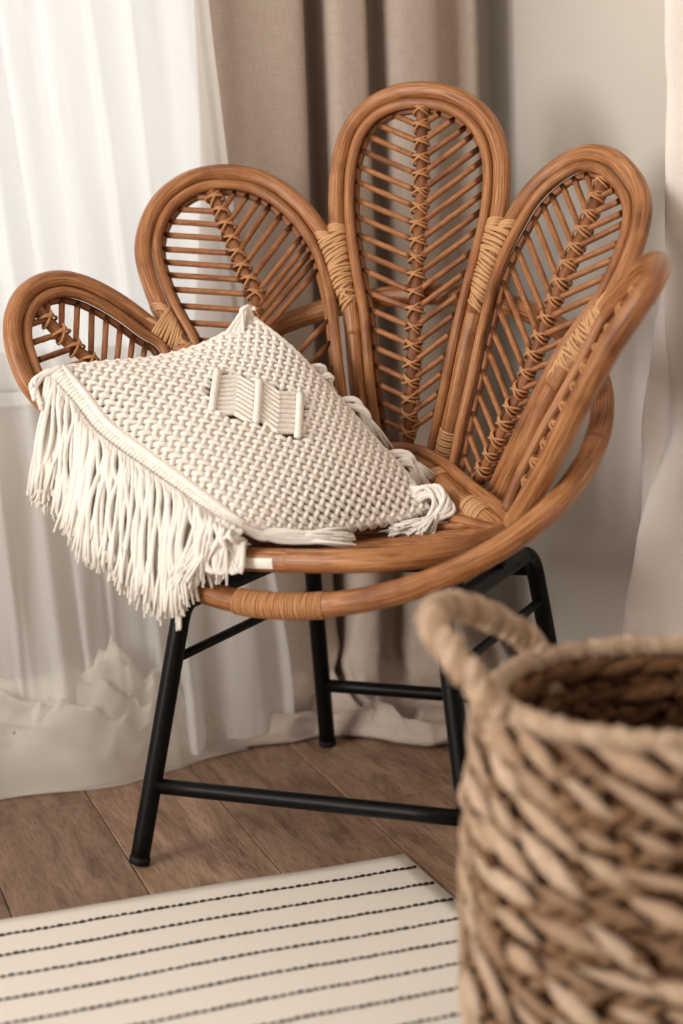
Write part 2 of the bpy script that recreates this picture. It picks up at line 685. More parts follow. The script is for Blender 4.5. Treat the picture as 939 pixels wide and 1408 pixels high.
def pale_fn(u, v):
    k = u * 160
    i = min(159, int(k))
    p = PCs[i] + (PCs[i + 1] - PCs[i]) * (k - i)
    z = R['z1'] * (1 - v) + .004
    ed = np.interp(z, [0, .20, .355, .536, .69, .83, 1.05, 1.4, 2.6], [2.125, 2.08, 2.035, 2.004, 1.978, 1.953, 1.944, 1.941, 1.941])
    w = np.interp(z, [0, .55, 1.2, 2.6], [1.35, 1.1, 1, 1])
    y = ed - p[0] * w + .008 * math.sin(z * 7 + p[0] * 20)
    pinch = math.exp(-((z - .50) / .10) ** 2)
    xx = 1.135 + p[1] * (1 - .5 * pinch) + .012 * fbm(p[0] * 10, z * 4, 2.) + .02 * pinch * math.sin(p[0] * 38) + .012 * math.sin(z * 9 + p[0] * 30) * sstep(1., .3, z)
    return (min(1.195, xx), y, z)


pc = grid_obj('wall_curtain', pale_fn, 160, 110, MT['pale_drape'], None, .0014, .7, 2.6)
pc['label'] = 'pale cream curtain hanging against the plain wall beside the basket'
pc['category'] = 'curtain'

# --- white sheer in front of the window
SX0, SX1 = -.95, .668
knots = []
xx = SX0
while xx < SX1:
    knots.append(xx)
    xx += random.choice((.010, .014, .022, .034, .05))
knots.append(SX1)
SP = []
for i, kx in enumerate(knots):
    SP.append((kx, 2.45 + (.017 if i % 2 else -.017) * random.uniform(.25, 1.3)))
SPs = catmull(np.array(SP), 521)


def sheer_fn(u, v):
    k = u * 520
    i = min(519, int(k))
    X, Y = SPs[i] + (SPs[i + 1] - SPs[i]) * (k - i)
    z = R['z1'] - v * (R['z1'] - .02)
    # folds drift to the right on the way down as in the photo
    X2 = X + .10 * sstep(1.5, .35, z) * min(1, max(0, (.70 - X) / .28)) * (.8 + .6 * noise.noise(Vector((X * 9, 0, 1)))) + .008 * math.sin(z * 3.1 + X * 9) + .02 * sstep(1.2, .6, z) * (X > .5) * (X - .5) / .17
    Y2 = 2.45 + (Y - 2.45) * (.8 + .5 * noise.noise(Vector((X * 12, z * 1.1, 5)))) + .006 * fbm(X * 20, z * 3)
    out = sstep(.42, .0, z)
    Y2 -= out * (.045 + .025 * math.sin(X * 25) + .03 * fbm(X * 14, 2.2))
    z = max(.004, z + out * .010 * fbm(X * 18, 6.1))
    if X2 > .60:
        X2 = X2 + (X2 - .60) * .5 * sstep(.5, .05, z)
    return (X2, Y2, z)


sh = thing('sheer_curtain', 'white sheer tulle curtain before the window with its hem heaped on the floor', 'curtain', (0, 0, 0))
grid_obj('hanging_tulle', sheer_fn, 520, 90, MT['sheer'], sh, 0, 1.6, 2.6)


def heap(seed, x0, x1, back, h, peaks):
    def fn(u, v):
        X = x0 + (x1 - x0) * u
        yf = np.interp(X, [-.3, .27, .45, .55, .62, .68], [2.33, 2.325, 2.335, 2.352, 2.39, 2.42]) + .012 * math.sin(X * 23 + seed) + .01 * (seed - 1)
        e = min(1, u / .05 + .3) * min(1, (1 - u) / .14 + .15)
        Y = yf + (back - yf) * v + .014 * fbm(X * 9 + seed, v * 3) * math.sin(v * math.pi)
        H = h * (math.sin(min(1, v * 1.15) * math.pi / 2) ** .8) * (.82 + .35 * noise.noise(Vector((X * 6 + seed, v, seed))))
        cr = 1 - abs(noise.noise(Vector((X * 11 + 4 * v, v * 2.5 + X * 4, seed * 3)))) * 2
        cr2 = 1 - 2 * abs(math.sin(X * 34 + 9 * v * math.sin(X * 9 + seed) + 4 * noise.noise(Vector((X * 6, v * 2, seed)))))
        H += (.026 * cr + .008 * cr2) * math.sin(min(1, v * 1.6) * math.pi / 2)
        for px, pw, ph, pv in peaks:
            H += ph * max(0, 1 - abs(X - px) / pw) ** 1.3 * math.exp(-((v - pv) / .28) ** 2)
        return (X, Y, max(.002 + .001 * seed, H * e * min(1, v * 8 + .04)))
    return fn


grid_obj('puddled_tulle', heap(1.0, -.35, .665, 2.425, .145, [(.47, .04, .055, .8), (.30, .05, .03, .8)]), 260, 40, MT['tulle'], sh, 0)
grid_obj('puddled_tulle', heap(2.3, -.35, .63, 2.428, .105, [(.38, .05, .035, .7)]), 240, 36, MT['tulle'], sh, 0)


# ================================================================== RUG
RX0, RX1, RY0, RY1 = -1.0, .724, .55, 1.902
rug = thing('area_rug', 'cream woven cotton rug with thin black stitched stripes on the wood floor', 'rug', ((RX0 + RX1) / 2, (RY0 + RY1) / 2, 0))
rox, roy = (RX0 + RX1) / 2, (RY0 + RY1) / 2


def rug_edge(X):
    return .004 * math.sin(X * 5.2 + .4) + .002 * math.sin(X * 17)


def rug_pt(X, Y, z):
    return (X - rox + .003 * math.sin(Y * 9), Y - roy + rug_edge(X) * sstep(1.2, 1.9, Y), z)


nu, nv = 70, 60
v, f, uv = [], [], []
for lay, zf in ((0, lambda X, Y: .0065 + .0012 * fbm(X * 4, Y * 4)), (1, lambda X, Y: .0006)):
    for j in range(nv + 1):
        for i in range(nu + 1):
            X, Y = RX0 + (RX1 - RX0) * i / nu, RY0 + (RY1 - RY0) * j / nv
            edge = min(i, nu - i, j, nv - j) == 0
            z = zf(X, Y) * (.75 if edge and lay == 0 else 1)
            v.append(rug_pt(X, Y, z))
            uv.append((X, Y))
n1 = (nu + 1) * (nv + 1)
for j in range(nv):
    for i in range(nu):
        a = j * (nu + 1) + i
        f.append((a, a + 1, a + nu + 2, a + nu + 1))
        f.append((n1 + a, n1 + a + nu + 1, n1 + a + nu + 2, n1 + a + 1))
for i in range(nu):
    for a, b in ((i, i + 1), (nv * (nu + 1) + i + 1, nv * (nu + 1) + i)):
        f.append((a, n1 + a, n1 + b, b))
for j in range(nv):
    for a, b in (((j + 1) * (nu + 1), j * (nu + 1)), (j * (nu + 1) + nu, (j + 1) * (nu + 1) + nu)):
        f.append((a, n1 + a, n1 + b, b))
mkobj('woven_body', v, f, MT['rug'], rug, uv)
for k in range(24):
    ys = 1.851 - .0547 * k
    if ys < RY0 + .03:
        break
    mb = MB()
    X = RX1 - .004
    while X > RX0 + .02:
        l = random.uniform(.0062, .0088)
        a = X
        b = X - l
        r = random.uniform(.0017, .0024)
        jy = random.uniform(-.0007, .0007)
        P = []
        for q in np.linspace(0, 1, 5):
            XX = a + (b - a) * q
            P.append(rug_pt(XX, ys + jy, .0066 + .0012 * fbm(XX * 4, ys * 4) + .0006 * math.sin(q * math.pi)))
        vv, ff, uu = tube(np.array(P), r * np.array([.55, .95, 1.05, .95, .55]), 6)
        mb.add(vv, ff, uu)
        X -= l + random.uniform(.0005, .0018)
    mb.build('stitched_stripe', MT['stitch'], rug)


# ================================================================== CHAIR
rot = -ROOM_YAW
cxr = CH_CX * math.cos(rot) - CH_CY * math.sin(rot)
cyr = CH_CX * math.sin(rot) + CH_CY * math.cos(rot)
CHAIR_YAW = CH_YAW - ROOM_YAW
chair = thing('rattan_chair', 'brown rattan armchair with five petal-shaped back panels on black metal legs', 'chair', (cxr, cyr, 0), CHAIR_YAW)
MIR = np.array((-1., 1, 1))


def unit(v):
    return v / np.linalg.norm(v)


class Petal:
    """curved petal surface: plane through three points, the lower end bent back on to the seat rim"""
    def __init__(s, a, b, c, zc=None, c0=0.0, dz=.2):
        n = unit(np.cross(b - a, c - a))
        if n[1] > 0:
            n = -n                      # face the sitter
        s.n, s.d, s.zc, s.c0, s.dz = n, n @ a, zc, c0, dz

    def off(s, z):
        if s.zc is None:
            return 0.0
        return s.c0 * max(0, (s.zc - z) / s.dz) ** 1.5

    def at(s, uv):
        k = 0.0
        for _ in range(12):
            P = ch_at(uv, s.n, s.d + k)
            k = s.off(P[2])
        return P

    def snap(s, P):
        P = np.asarray(P, float)
        for _ in range(4):
            P = P + s.n * (s.d + s.off(P[2]) - s.n @ P)
        return P


T1 = np.array((.4185, -.1009, .7205)); T2 = np.array((.2946, .1913, .8573)); T3 = np.array((0, .2884, .9659))
Ja = np.array((.3064, .0633, .6686)); Jb = np.array((.1169, .2189, .7678))
S3 = Petal(T3, Jb, Jb * MIR, .67, -.066, .19)
S4 = Petal(T2, Jb, Ja, .67, -.076, .22)
S2 = Petal(T2 * MIR, Jb * MIR, Ja * MIR, .67, -.076, .22)
S5 = Petal(T1, Ja, np.array((.2, -.02, .40)))
S1 = Petal(T1 * MIR, Ja * MIR, np.array((-.2, -.02, .40)))

px3 = [(508, 642), (504, 618), (498, 575), (492, 530), (484, 440), (476, 395), (467, 340), (463, 285), (466, 230), (479, 183), (505, 149), (540, 130), (578, 124),
       (617, 129), (652, 147), (677, 176), (689, 215), (690, 255), (685, 300), (674, 345), (654, 425), (641, 480), (630, 535), (619, 585), (611, 622), (605, 648)]
px4l = [(648, 450), (654, 428), (665, 392), (680, 352), (698, 316), (722, 275), (749, 245), (780, 222), (810, 211), (841, 217), (865, 238), (880, 265), (883, 293), (876, 328), (861, 370), (841, 411)]
px4r = [(824, 436), (790, 482), (766, 523), (725, 605), (700, 655), (681, 699), (675, 714)]
px2r = [(484, 452), (478, 425), (469, 388), (456, 347), (440, 317), (415, 285), (382, 258), (345, 242), (300, 238), (260, 247), (226, 270), (206, 300), (197, 335), (200, 367), (214, 410)]
px2l = [(228, 440), (245, 468)]
px1 = [(252, 482), (235, 468), (205, 446), (177, 425), (149, 407), (116, 391), (83, 384), (53, 390), (31, 407), (19, 432), (17, 460), (22, 487), (35, 521)]

O3 = np.array([S3.at(p) for p in px3])
# the side petals' outer poles end inside the bindings against the centre petal; their inner rims run on to the seat
U4 = np.array([S4.at(p) for p in px4l[2:] + px4r])
O4 = np.vstack([[S3.at((646, 460)), S3.at((653, 430))], U4])
G4 = np.vstack([[S4.at(p) for p in ((608, 652), (614, 630), (622, 585), (633, 535), (644, 480), (656, 428))], U4])
tail = np.array([S4.at(p) for p in px4r[2:]]) * MIR
U2 = np.vstack([[S2.at(p) for p in px2r[2:] + px2l], tail])
O2 = np.vstack([[S3.at((488, 460)), S3.at((483, 430))], U2])
G2 = np.vstack([[S2.at(p) for p in ((505, 642), (501, 618), (495, 575), (488, 530), (481, 470), (476, 425))], U2])
U1 = np.array([S1.at(p) for p in px1[2:]])
low1 = np.array([(-.372, -.147, .598), (-.335, -.130, .548), (-.295, -.108, .498), (-.252, -.085, .452), (-.208, -.062, .408)])
U1 = np.vstack([U1, [S1.snap(p) for p in low1]])
O1 = np.vstack([[S2.at((262, 492)), S2.at((246, 472))], U1])
G1 = np.vstack([[S1.snap(p) for p in tail[::-1]], [S1.at(p) for p in px1[1:2]], U1])
CAMR = np.array((math.cos(CH_YAW), -math.sin(CH_YAW), 0))
arm = [(833, 428, .050), (858, 398, .030), (880, 375, .0), (895, 364, -.035), (904, 363, -.075), (903, 375, -.115), (893, 394, -.145), (872, 426, -.155),
       (842, 471, -.150), (807, 533, -.135), (777, 592, -.115), (748, 650, -.090), (722, 695, -.068), (706, 722, -.055)]
A5 = np.array([ch_at(p[:2], 1, p[2]) for p in arm])
O5 = np.vstack([[S4.at((762, 531)), S4.at((776, 507)), S4.at((799, 476)) + CAMR * .008], A5])
G5 = np.vstack([[ch_at(p[:2], 1, p[2]) for p in ((694, 705, -.020), (714, 655, .0), (747, 590, .020), (786, 520, .035), (815, 465, .045))], A5])
S5 = Petal(A5[0], A5[7], A5[12])

RO, RI, RB, RS, RR_ = .0122, .0072, .0050, .0082, .0041      # outer, inner, back rim, spine, rib radii

# shared unit rib and knot meshes
rv, rf, ruv = tube(np.array([(0, 0, z) for z in np.linspace(0, 1, 7)]), RR_ * np.array([.95, 1.0, .96, 1.03, .98, 1.04, 1.0]), 8)
_ro = mkobj('rib', rv, rf, MT['rib'], None, [(a, b * .12) for a, b in ruv])
RIB_ME = _ro.data
bpy.data.objects.remove(_ro)
mb = MB()
for tilt in (.55, -.55, .25):
    P = []
    for k in range(14):
        a = 2 * math.pi * k / 14
        rr = .0104 + (.0010 if abs(tilt) > .5 else 0)
        P.append((rr * math.cos(a), rr * .98 * math.sin(a), .0082 * math.sin(tilt * 1.7) * math.cos(a) + (.003 if tilt == .25 else -.003 if tilt == -.3 else 0)))
    vv, ff, uu = tube(np.array(P), .0018, 6, True)
    mb.add(vv, ff, uu)
_ko = mb.build('binding_knot', MT['knot'])
KNOT_ME = _ko.data
bpy.data.objects.remove(_ko)


def inset(path, S, d, fwd, n):
    """offset a petal outline inwards in its own surface"""
    P = resample(path, n)
    T = np.gradient(P, axis=0)
    c = P.mean(0)
    sg = sum(np.sign(np.cross(S.n, tt) @ (c - p)) for p, tt in zip(P, T))
    out = []
    for p, tt in zip(P, T):
        s = unit(np.cross(S.n, tt)) * (1 if sg > 0 else -1)
        out.append(p + s * d + S.n * fwd)
    return np.array(out)


def seg_hit(o, d, poly):
    best = None
    for a, b in zip(poly[:-1], poly[1:]):
        e = b - a
        den = d[0] * e[1] - d[1] * e[0]
        if abs(den) < 1e-9:
            continue
        w = a - o
        t = (w[0] * e[1] - w[1] * e[0]) / den
        u = (w[0] * d[1] - w[1] * d[0]) / den
        if t > 1e-4 and -1e-6 <= u <= 1 + 1e-6 and (best is None or t < best):
            best = t
    return best


def petal(S, path, spine_px=None, spine3=None, pitch=.0238, ang=28, first=.030, stop=.045, label=None, full=None, rdir=None, ro=None):
    path = catmull(path, 130)
    gp = path if full is None else catmull(full, 150)
    frame = tube_obj('petal_frame', shear(path), ro or RO, MT['rattan'], chair, 16, label=label)
    inner = catmull(inset(gp, S, RO + RI, .002, 70)[::2], 130)
    tube_obj('inner_rim', shear(inner), RI, MT['rattan'], frame, 12)
    back = catmull(inset(gp, S, RO + RI + .0065, -.010, 70)[::2], 130)
    tube_obj('back_rim', shear(back), RB, MT['spine'], frame, 8)
    # spine
    sp = catmull(np.array(spine3) - S.n * .004, 60)
    tube_obj('spine', shear(sp), RS, MT['spine'], frame, 10)
    L = np.r_[0, np.cumsum(np.linalg.norm(np.diff(sp, axis=0), axis=1))]
    e1 = sp[0] - sp[-1]
    e1 = unit(e1 - S.n * (e1 @ S.n))
    e2 = np.cross(S.n, e1)
    flat = lambda Q: np.stack([Q @ e2, Q @ e1], -1)
    poly = flat(back)
    bfine = resample(back, 600)
    bpx = ch_px(bfine)
    s = first
    while s < L[-1] - stop:
        c = np.array([np.interp(s, L, sp[:, k]) for k in range(3)])
        tg = np.array([np.interp(min(s + .01, L[-1]), L, sp[:, k]) for k in range(3)]) - np.array([np.interp(max(0, s - .01), L, sp[:, k]) for k in range(3)])
        up = -unit(tg)
        lat = unit(np.cross(S.n, up))
        nn = unit(np.cross(up, lat))
        if nn @ S.n < 0:
            nn = -nn
        rx, ry, rz = lat, nn, unit(np.cross(lat, nn))
        Mx = Matrix(((rx[0], ry[0], rz[0], 0), (rx[1], ry[1], rz[1], 0), (rx[2], ry[2], rz[2], 0), (0, 0, 0, 1)))
        kc = shear(c + nn * .0015)
        link('binding_knot', KNOT_ME, None, frame, matrix=Matrix.Translation(kc) @ Mx @ Matrix.Rotation(random.uniform(-.3, .3), 4, 'Y') @ Matrix.Scale(random.uniform(.92, 1.08), 4))
        u2 = flat(up)
        u2 = u2 / np.linalg.norm(u2)
        r2 = np.array([u2[1], -u2[0]])
        for sd in (-1, 1):
            a = (ang + random.uniform(-1.5, 1.5)) * D2R
            d = r2 * sd * math.cos(a) + u2 * math.sin(a)
            if rdir is None:
                hit = seg_hit(flat(c), d, poly)
                if hit is None or hit < .012 or hit > .2:
                    continue
                q2 = flat(c) + d * hit
                e = back[np.argmin(np.linalg.norm(poly - q2, axis=1))]
            else:                       # slant of the ribs as measured in the photo
                q = s / L[-1]
                d = unit(np.array(rdir[sd][0], float) * (1 - q) + np.array(rdir[sd][1], float) * q + rng.normal(0, .012, 2))
                hit = seg_hit(ch_px(c), d, bpx)
                if hit is None or hit < 10 or hit > 170:
                    continue
                e = bfine[np.argmin(np.linalg.norm(bpx - (ch_px(c) + d * hit), axis=1))]
            if np.linalg.norm(e - c) > .17:
                continue
            st = c + nn * .004
            A, B = shear(st), shear(e + S.n * .002)
            z = B - A
            ln = np.linalg.norm(z)
            q = Vector(z / ln).to_track_quat('Z', 'Y').to_matrix().to_4x4()
            link('rib', RIB_ME, None, frame, matrix=Matrix.Translation(A) @ q @ Matrix.Diagonal((1, 1, ln, 1)))
        s += pitch
    return frame


sp3 = [S3.at(p) for p in ((579, 140), (578, 250), (573, 350), (567, 480), (561, 590), (558, 632))]
sp4 = [S4.at(p) for p in ((832, 236), (805, 305), (765, 400), (722, 515), (683, 605), (650, 672), (640, 692))]
sp2u = [S2.at(p) for p in ((291, 262), (312, 310), (335, 372), (352, 412))]
sp2 = sp2u + [S2.snap(p * MIR) for p in sp4[3:]]
sp1 = [S1.at(p) for p in ((50, 421), (72, 445), (100, 474), (132, 503))] + [S1.snap(np.array(p)) for p in ((-.300, -.045, .560), (-.25, -.04, .48), (-.2, -.025, .40))]
sp5 = [ch_at(p[:2], 1, p[2]) for p in ((890, 382, -.060), (845, 447, -.052), (800, 522, -.050), (755, 607, -.045), (708, 700, -.040))]

petal(S3, O3, spine3=sp3, first=.012, stop=.03, rdir={-1: ((-.92, -.385), (-.92, -.38)), 1: ((.80, -.59), (.80, -.60))}, label='tall centre petal of bent rattan with herringbone ribs')
petal(S4, O4, spine3=sp4, first=.014, stop=.03, rdir={-1: ((-.36, -.93), (-.42, -.91)), 1: ((.90, -.46), (.93, -.36))}, full=G4)
petal(S2, O2, spine3=sp2, first=.014, stop=.03, rdir={-1: ((-1, -.08), (-1, -.05)), 1: ((.52, -.85), (.75, -.66))}, full=G2)
petal(S1, O1, spine3=sp1, first=.022, stop=.03, rdir={-1: ((-.95, .28), (-.93, .36)), 1: ((.0, -1), (.25, -.97))}, pitch=.026, full=G1)
petal(S5, O5, spine3=sp5, first=.022, stop=.03, ang=38, pitch=.026, full=G5, ro=.0140)


def stadium_ring(mb, a, b, n, ra, rb, r=.0021, seg=6):
    d = b - a
    L = np.linalg.norm(d)
    d = d / L if L > 1e-6 else np.array([1., 0, 0])
    n = unit(n - d * (n @ d))
    P = []
    for k in range(seg + 1):
        t = -math.pi / 2 + math.pi * k / seg
        P.append(b + rb * (math.cos(t) * d + math.sin(t) * n))
    for k in range(seg + 1):
        t = math.pi / 2 + math.pi * k / seg
        P.append(a + ra * (math.cos(t) * d + math.sin(t) * n))
    vv, ff, uu = tube(shear(np.array(P)), r, 6, True)
    mb.add(vv, ff, [(p, q + random.random()) for p, q in uu])


def v_wrap(pa, pb, n, count, label=None, collar=True):
    """binding wound round two diverging poles, paths from top to bottom"""
    pa, pb = resample(pa, 40), resample(pb, 40)
    mb = MB()
    for i in range(count):
        k = i / (count - 1) * 39
        j = int(k)
        a, b = pa[j], pb[j]
        sk = random.uniform(-.0012, .0012)
        up = unit(pa[0] - pa[-1])
        stadium_ring(mb, a + up * sk, b - up * sk, n, RO + .0012, RO + .0012, .0023 * random.uniform(.9, 1.1))
    if collar:
        for p in (pa, pb):
            up = unit(p[0] - p[3])
            for i in range(3):
                c = p[0] + up * (.004 + .0042 * i)
                stadium_ring(mb, c - np.array((1e-4, 0, 0)), c + np.array((1e-4, 0, 0)), n, RO + .001, RO + .001, .0022)
    return mb.build('cane_wrap', MT['cane'], chair)


def ring_wrap(path, r, count, over=.0010, th=.0020, mat='cane'):
    mb = MB()
    P = resample(path, count)
    T = np.gradient(P, axis=0)
    for p, tt in zip(P, T):
        tt = unit(tt + rng.normal(0, .03, 3) * np.linalg.norm(tt))
        a = np.array([0, 0, 1.]) if abs(tt[2]) < .9 * np.linalg.norm(tt) else np.array([1., 0, 0])
        u = unit(np.cross(tt, a))
        w = np.cross(tt, u)
        Q = [p + (r + over) * (math.cos(q) * u + math.sin(q) * w) for q in np.linspace(0, 2 * math.pi, 15)[:-1]]
        vv, ff, uu = tube(shear(np.array(Q)), th * random.uniform(.9, 1.1), 6, True)
        mb.add(vv, ff, [(p_, q_ + random.random()) for p_, q_ in uu])
    return mb.build('cane_wrap', MT[mat], chair)


def pair(PA, PB, top, bot):
    """matching stretches of two poles between a top and a bottom point"""
    A, B = catmull(PA, 400), catmull(PB, 400)
    i, j = [int(np.argmin(np.linalg.norm(A - p, axis=1))) for p in (top, bot)]
    a = resample(A[i:j + 1] if i < j else A[j:i + 1][::-1], 40)
    b = np.array([B[np.argmin(np.linalg.norm(B - p, axis=1))] for p in a])
    return a, b


v_wrap(*pair(O3, O4, S3.at((683, 318)), S3.at((656, 420))), unit(S3.n + S4.n), 24)
v_wrap(*pair(O3, O2, S3.at((466, 325)), S3.at((482, 422))), unit(S3.n + S2.n), 24)
v_wrap(*pair(O4, O5, S4.at((834, 424)), S4.at((768, 519))), unit(S4.n + S5.n), 24)
v_wrap(*pair(O2, O1, S2.at((226, 436)), S2.at((258, 486))), unit(S2.n + S1.n), 15)

# ---- big tilted hoop
HC, HA, HB, HT = np.array((0, .0058, .5198)), .3198, .2819, 36.97 * D2R


def hoop_pt(a):
    return HC + np.array((HA * math.cos(a), HB * math.sin(a) * math.cos(HT), HB * math.sin(a) * math.sin(HT)))


hoop = np.array([hoop_pt(a) for a in np.linspace(0, 2 * math.pi, 97)[:-1]])
tube_obj('hoop', shear(hoop), .0148, MT['rattan'], chair, 16, True, label='large tilted bent rattan hoop ringing the seat')
ring_wrap(np.array([hoop_pt(a * D2R) for a in np.linspace(-101, -81, 12)]), .0148, 34, .0002, .0018, 'knot')

# ---- seat rim: front half level, back half rising
RIMH = np.array([(0, -.195), (.074, -.190), (.138, -.166), (.182, -.115), (.199, -.045), (.194, .004), (.160, .034), (.129, .057), (.097, .085), (.071, .108), (.035, .131), (0, .142)])
_r = np.vstack([RIMH, RIMH[1:-1][::-1] * (-1, 1)])
_r = catmull(np.column_stack([_r, .4 + .5 * np.clip(_r[:, 1] - .004, 0, 1)]), 360, True)[:-1]


def rim_pt(a, dr=0.0, dz=0.0):
    i = int(np.argmin(np.abs(np.angle(np.exp(1j * (np.arctan2(_r[:, 1], _r[:, 0]) - a))))))
    p = _r[i].copy()
    p[:2] += unit(p[:2]) * dr
    p[2] += dz
    return p


tube_obj('seat_rim', shear(resample(_r, 140)), .0145, MT['rattan'], chair, 16, True)
arch = catmull(np.array([rim_pt(a * D2R, .014, .017) for a in np.linspace(2, 178, 23)]), 80)
tube_obj('back_arch', shear(arch), .0085, MT['rattan'], chair, 12)
for a0_, a1_, n_ in ((10, 20, 9), (160, 170, 9), (50, 56, 4), (124, 130, 4)):
    ring_wrap(np.array([rim_pt(q * D2R) for q in np.linspace(a0_, a1_, 8)]), .0145, n_)
ring_wrap(np.array([S3.at(p) for p in ((619, 592), (612, 621))]), RO, 8)
ring_wrap(np.array([S3.at(p) for p in ((499, 590), (504, 618))]), RO, 8)
ring_wrap(O4[-3:-1] * .35 + O4[-2] * .65, RO, 7)
ring_wrap((O4[-3:-1] * .35 + O4[-2] * .65) * MIR, RO, 7)

# ---- seat slats, left to right, sagging a little
for k in range(17):
    y = -.162 + .0178 * k
    t_ = y / .15
    half = float(np.interp(y, RIMH[:, 1], RIMH[:, 0])) - .004
    if half < .05:
        continue
    z0 = .398 + .5 * max(0, y - .004)
    P = np.array([(half * q, y + .004 * (1 - q * q), z0 + .006 - .013 * (1 - q * q) * (1 if t_ < .3 else .5)) for q in np.linspace(-1, 1, 15)])
    tube_obj('seat_slat', shear(P), .0056, MT['rib'], chair, 8)
# seat side stubs
for sx in (1, -1):
    P = np.array([(sx * .120, .030, .412), (sx * .160, .012, .408), (sx * .203, -.012, .404)])
    tube_obj('seat_brace', shear(catmull(P, 10)), .0075, MT['rattan'], chair, 10)
# paper label stuck on the front rim
a = math.atan2(-1, -.285)
mb = MB()
vv, ff, uu = [], [], []
for i in range(9):
    q = (-101.5 + 13.5 * (i / 8 - .5)) * D2R
    p = rim_pt(q)
    ra = unit(np.array((math.cos(q), math.sin(q), 0)))
    for j in range(6):
        e = (2 - 52 * (j / 5 - .35)) * D2R
        vv.append(shear(p + .0151 * (math.cos(e) * ra + math.sin(e) * np.array((0, 0, 1.)))))
        uu.append((i / 8, j / 5))
for i in range(8):
    for j in range(5):
        k = i * 6 + j
        ff.append((k, k + 1, k + 7, k + 6))
lab = mkobj('paper_label', vv, ff, MT['sticker'], chair, uu, label='small white paper label on the front rim')

# ---- metal leg frame
ZT = .335
FA, FB = np.array((.2208, -.2198, 0)), np.array((.1933, .3017, 0))
TA, TB = np.array((.1737, -.152, ZT)), np.array((.1668, .2144, ZT))


def legshear(P):
    P = np.asarray(P, float).copy()
    P[..., 2] += CH_SHEAR * P[..., 0] * np.clip(P[..., 2] / ZT, 0, 1)
    return P


def on(F_, T_, z):
    return F_ + (T_ - F_) * z / ZT


RL = .0122
for sx in (-1, 1):
    m_ = np.array((sx, 1, 1.))
    def bend(F_, T_, O_):
        """rounded corner at the top of a leg"""
        k_ = .022 if T_[1] < 0 else .042
        a = on(F_, T_, ZT - k_)
        b = T_ + unit(O_ - T_) * k_
        return [(1 - q) ** 2 * a + 2 * q * (1 - q) * T_ + q * q * b for q in np.linspace(0, 1, 9)]
    FA_ = FA + (np.array((.0100, .0095, 0)) if sx > 0 else 0)
    for F_, T_, O_ in ((FA_, TA, TB), (FB, TB, TA)):
        P = [F_ + (T_ - F_) * .01] + [on(F_, T_, z) for z in np.linspace(.03, ZT - .055, 6)] + bend(F_, T_, O_)
        leg = tube_obj('leg', legshear(np.array(P) * m_), RL, MT['metal'], chair, 14)
        tube_obj('foot_cap', legshear(np.array([on(F_, T_, .0006 + .0035), on(F_, T_, .012)]) * m_), RL + .0012, MT['rubber'], leg, 14)
    P = np.array([TA + unit(TB - TA) * .020, TB + unit(TA - TB) * .040]) * m_
    tube_obj('top_rail', legshear(resample(P, 6)), RL, MT['metal'], chair, 14)
    P = np.array([on(FA, TA, .262), on(FB, TB, .262)]) * m_
    tube_obj('side_rail', legshear(resample(P, 6)), .0062, MT['metal'], chair, 10)
    for y_ in (-.10, .06):
        x_ = .172
        P = np.array([(x_, y_, ZT), (x_ + .006, y_, .383)]) * m_
        tube_obj('seat_bracket', legshear(resample(P, 3)), .008, MT['metal'], chair, 8)
for F_, T_, z in ((FA, TA, .103), (FB, TB, .106)):
    p = on(F_, T_, z)
    tube_obj('cross_rail', legshear(resample(np.array([p * (-1, 1, 1), p]), 8)), .0100, MT['metal'], chair, 12)
p = on(FB, TB, ZT - .028)
tube_obj('cross_rail', legshear(resample(np.array([p * (-1, 1, 1), p]), 8)), .0085, MT['metal'], chair, 12)


# ================================================================== CUSHION
def to_chair_world(P):
    c, s = math.cos(CHAIR_YAW), math.sin(CHAIR_YAW)
    P = shear(P)
    return np.array((cxr + P[0] * c - P[1] * s, cyr + P[0] * s + P[1] * c, P[2]))


cb = np.array((-.05, -.03, .425))
cushion = thing('macrame_cushion', 'cream macrame cushion with long cotton fringe lying on the rattan chair', 'cushion', to_chair_world(cb), CHAIR_YAW)
CB = shear(cb)


def cl(P):
    return shear(P) - CB


def edge(pts, t0, t1, n=60, bow=0.0):
    """edge curve: pixels with ray parameter running from t0 to t1"""
    pts = catmull(np.array(pts, float), n)
    out = []
    for i, p in enumerate(pts):
        q = i / (n - 1)
        out.append(ch_t(p, t0 + (t1 - t0) * q + bow * math.sin(q * math.pi)))
    return np.array(out)


def t_of(P):
    o, D = ch_ray((469.5, 704))
    c0_, s0_ = math.cos(CH_YAW), math.sin(CH_YAW)
    return None


def ray_t(uv, n, v):
    o, D = ch_ray(uv)
    return (v - o[n]) / D[n]


tL = ray_t((80, 508), 1, -.172)
tF = ray_t((332, 728), 1, -.196)
tR = ray_t((590, 700), 1, .030)
Pt = S2.at((347, 436)) + S2.n * .030
oT, dT = ch_ray((347, 436))
tT = float(np.dot(Pt - oT, dT) / np.dot(dT, dT))
E_LF = edge([(80, 508), (115, 550), (147, 590), (200, 630), (262, 674), (332, 726)], tL, tF, bow=-.012)
E_TR = edge([(347, 436), (400, 482), (440, 525), (480, 570), (520, 615), (556, 653), (590, 700)], tT, tR)
E_LT = edge([(80, 508), (140, 503), (210, 497), (272, 480), (318, 456), (347, 436)], tL, tT, bow=.02)
E_FR = edge([(332, 726), (420, 734), (500, 724), (560, 712), (590, 700)], tF, tR)


def lerp_path(E, t):
    k = min(max(t, 0), 1) * (len(E) - 1)
    i = min(len(E) - 2, int(k))
    return E[i] + (E[i + 1] - E[i]) * (k - i)


PL_, PF_, PT_, PR_ = E_LF[0], E_LF[-1], E_TR[0], E_TR[-1]
NORM = unit(np.cross(PR_ - PL_, PT_ - PF_))
if NORM[2] < 0:
    NORM = -NORM


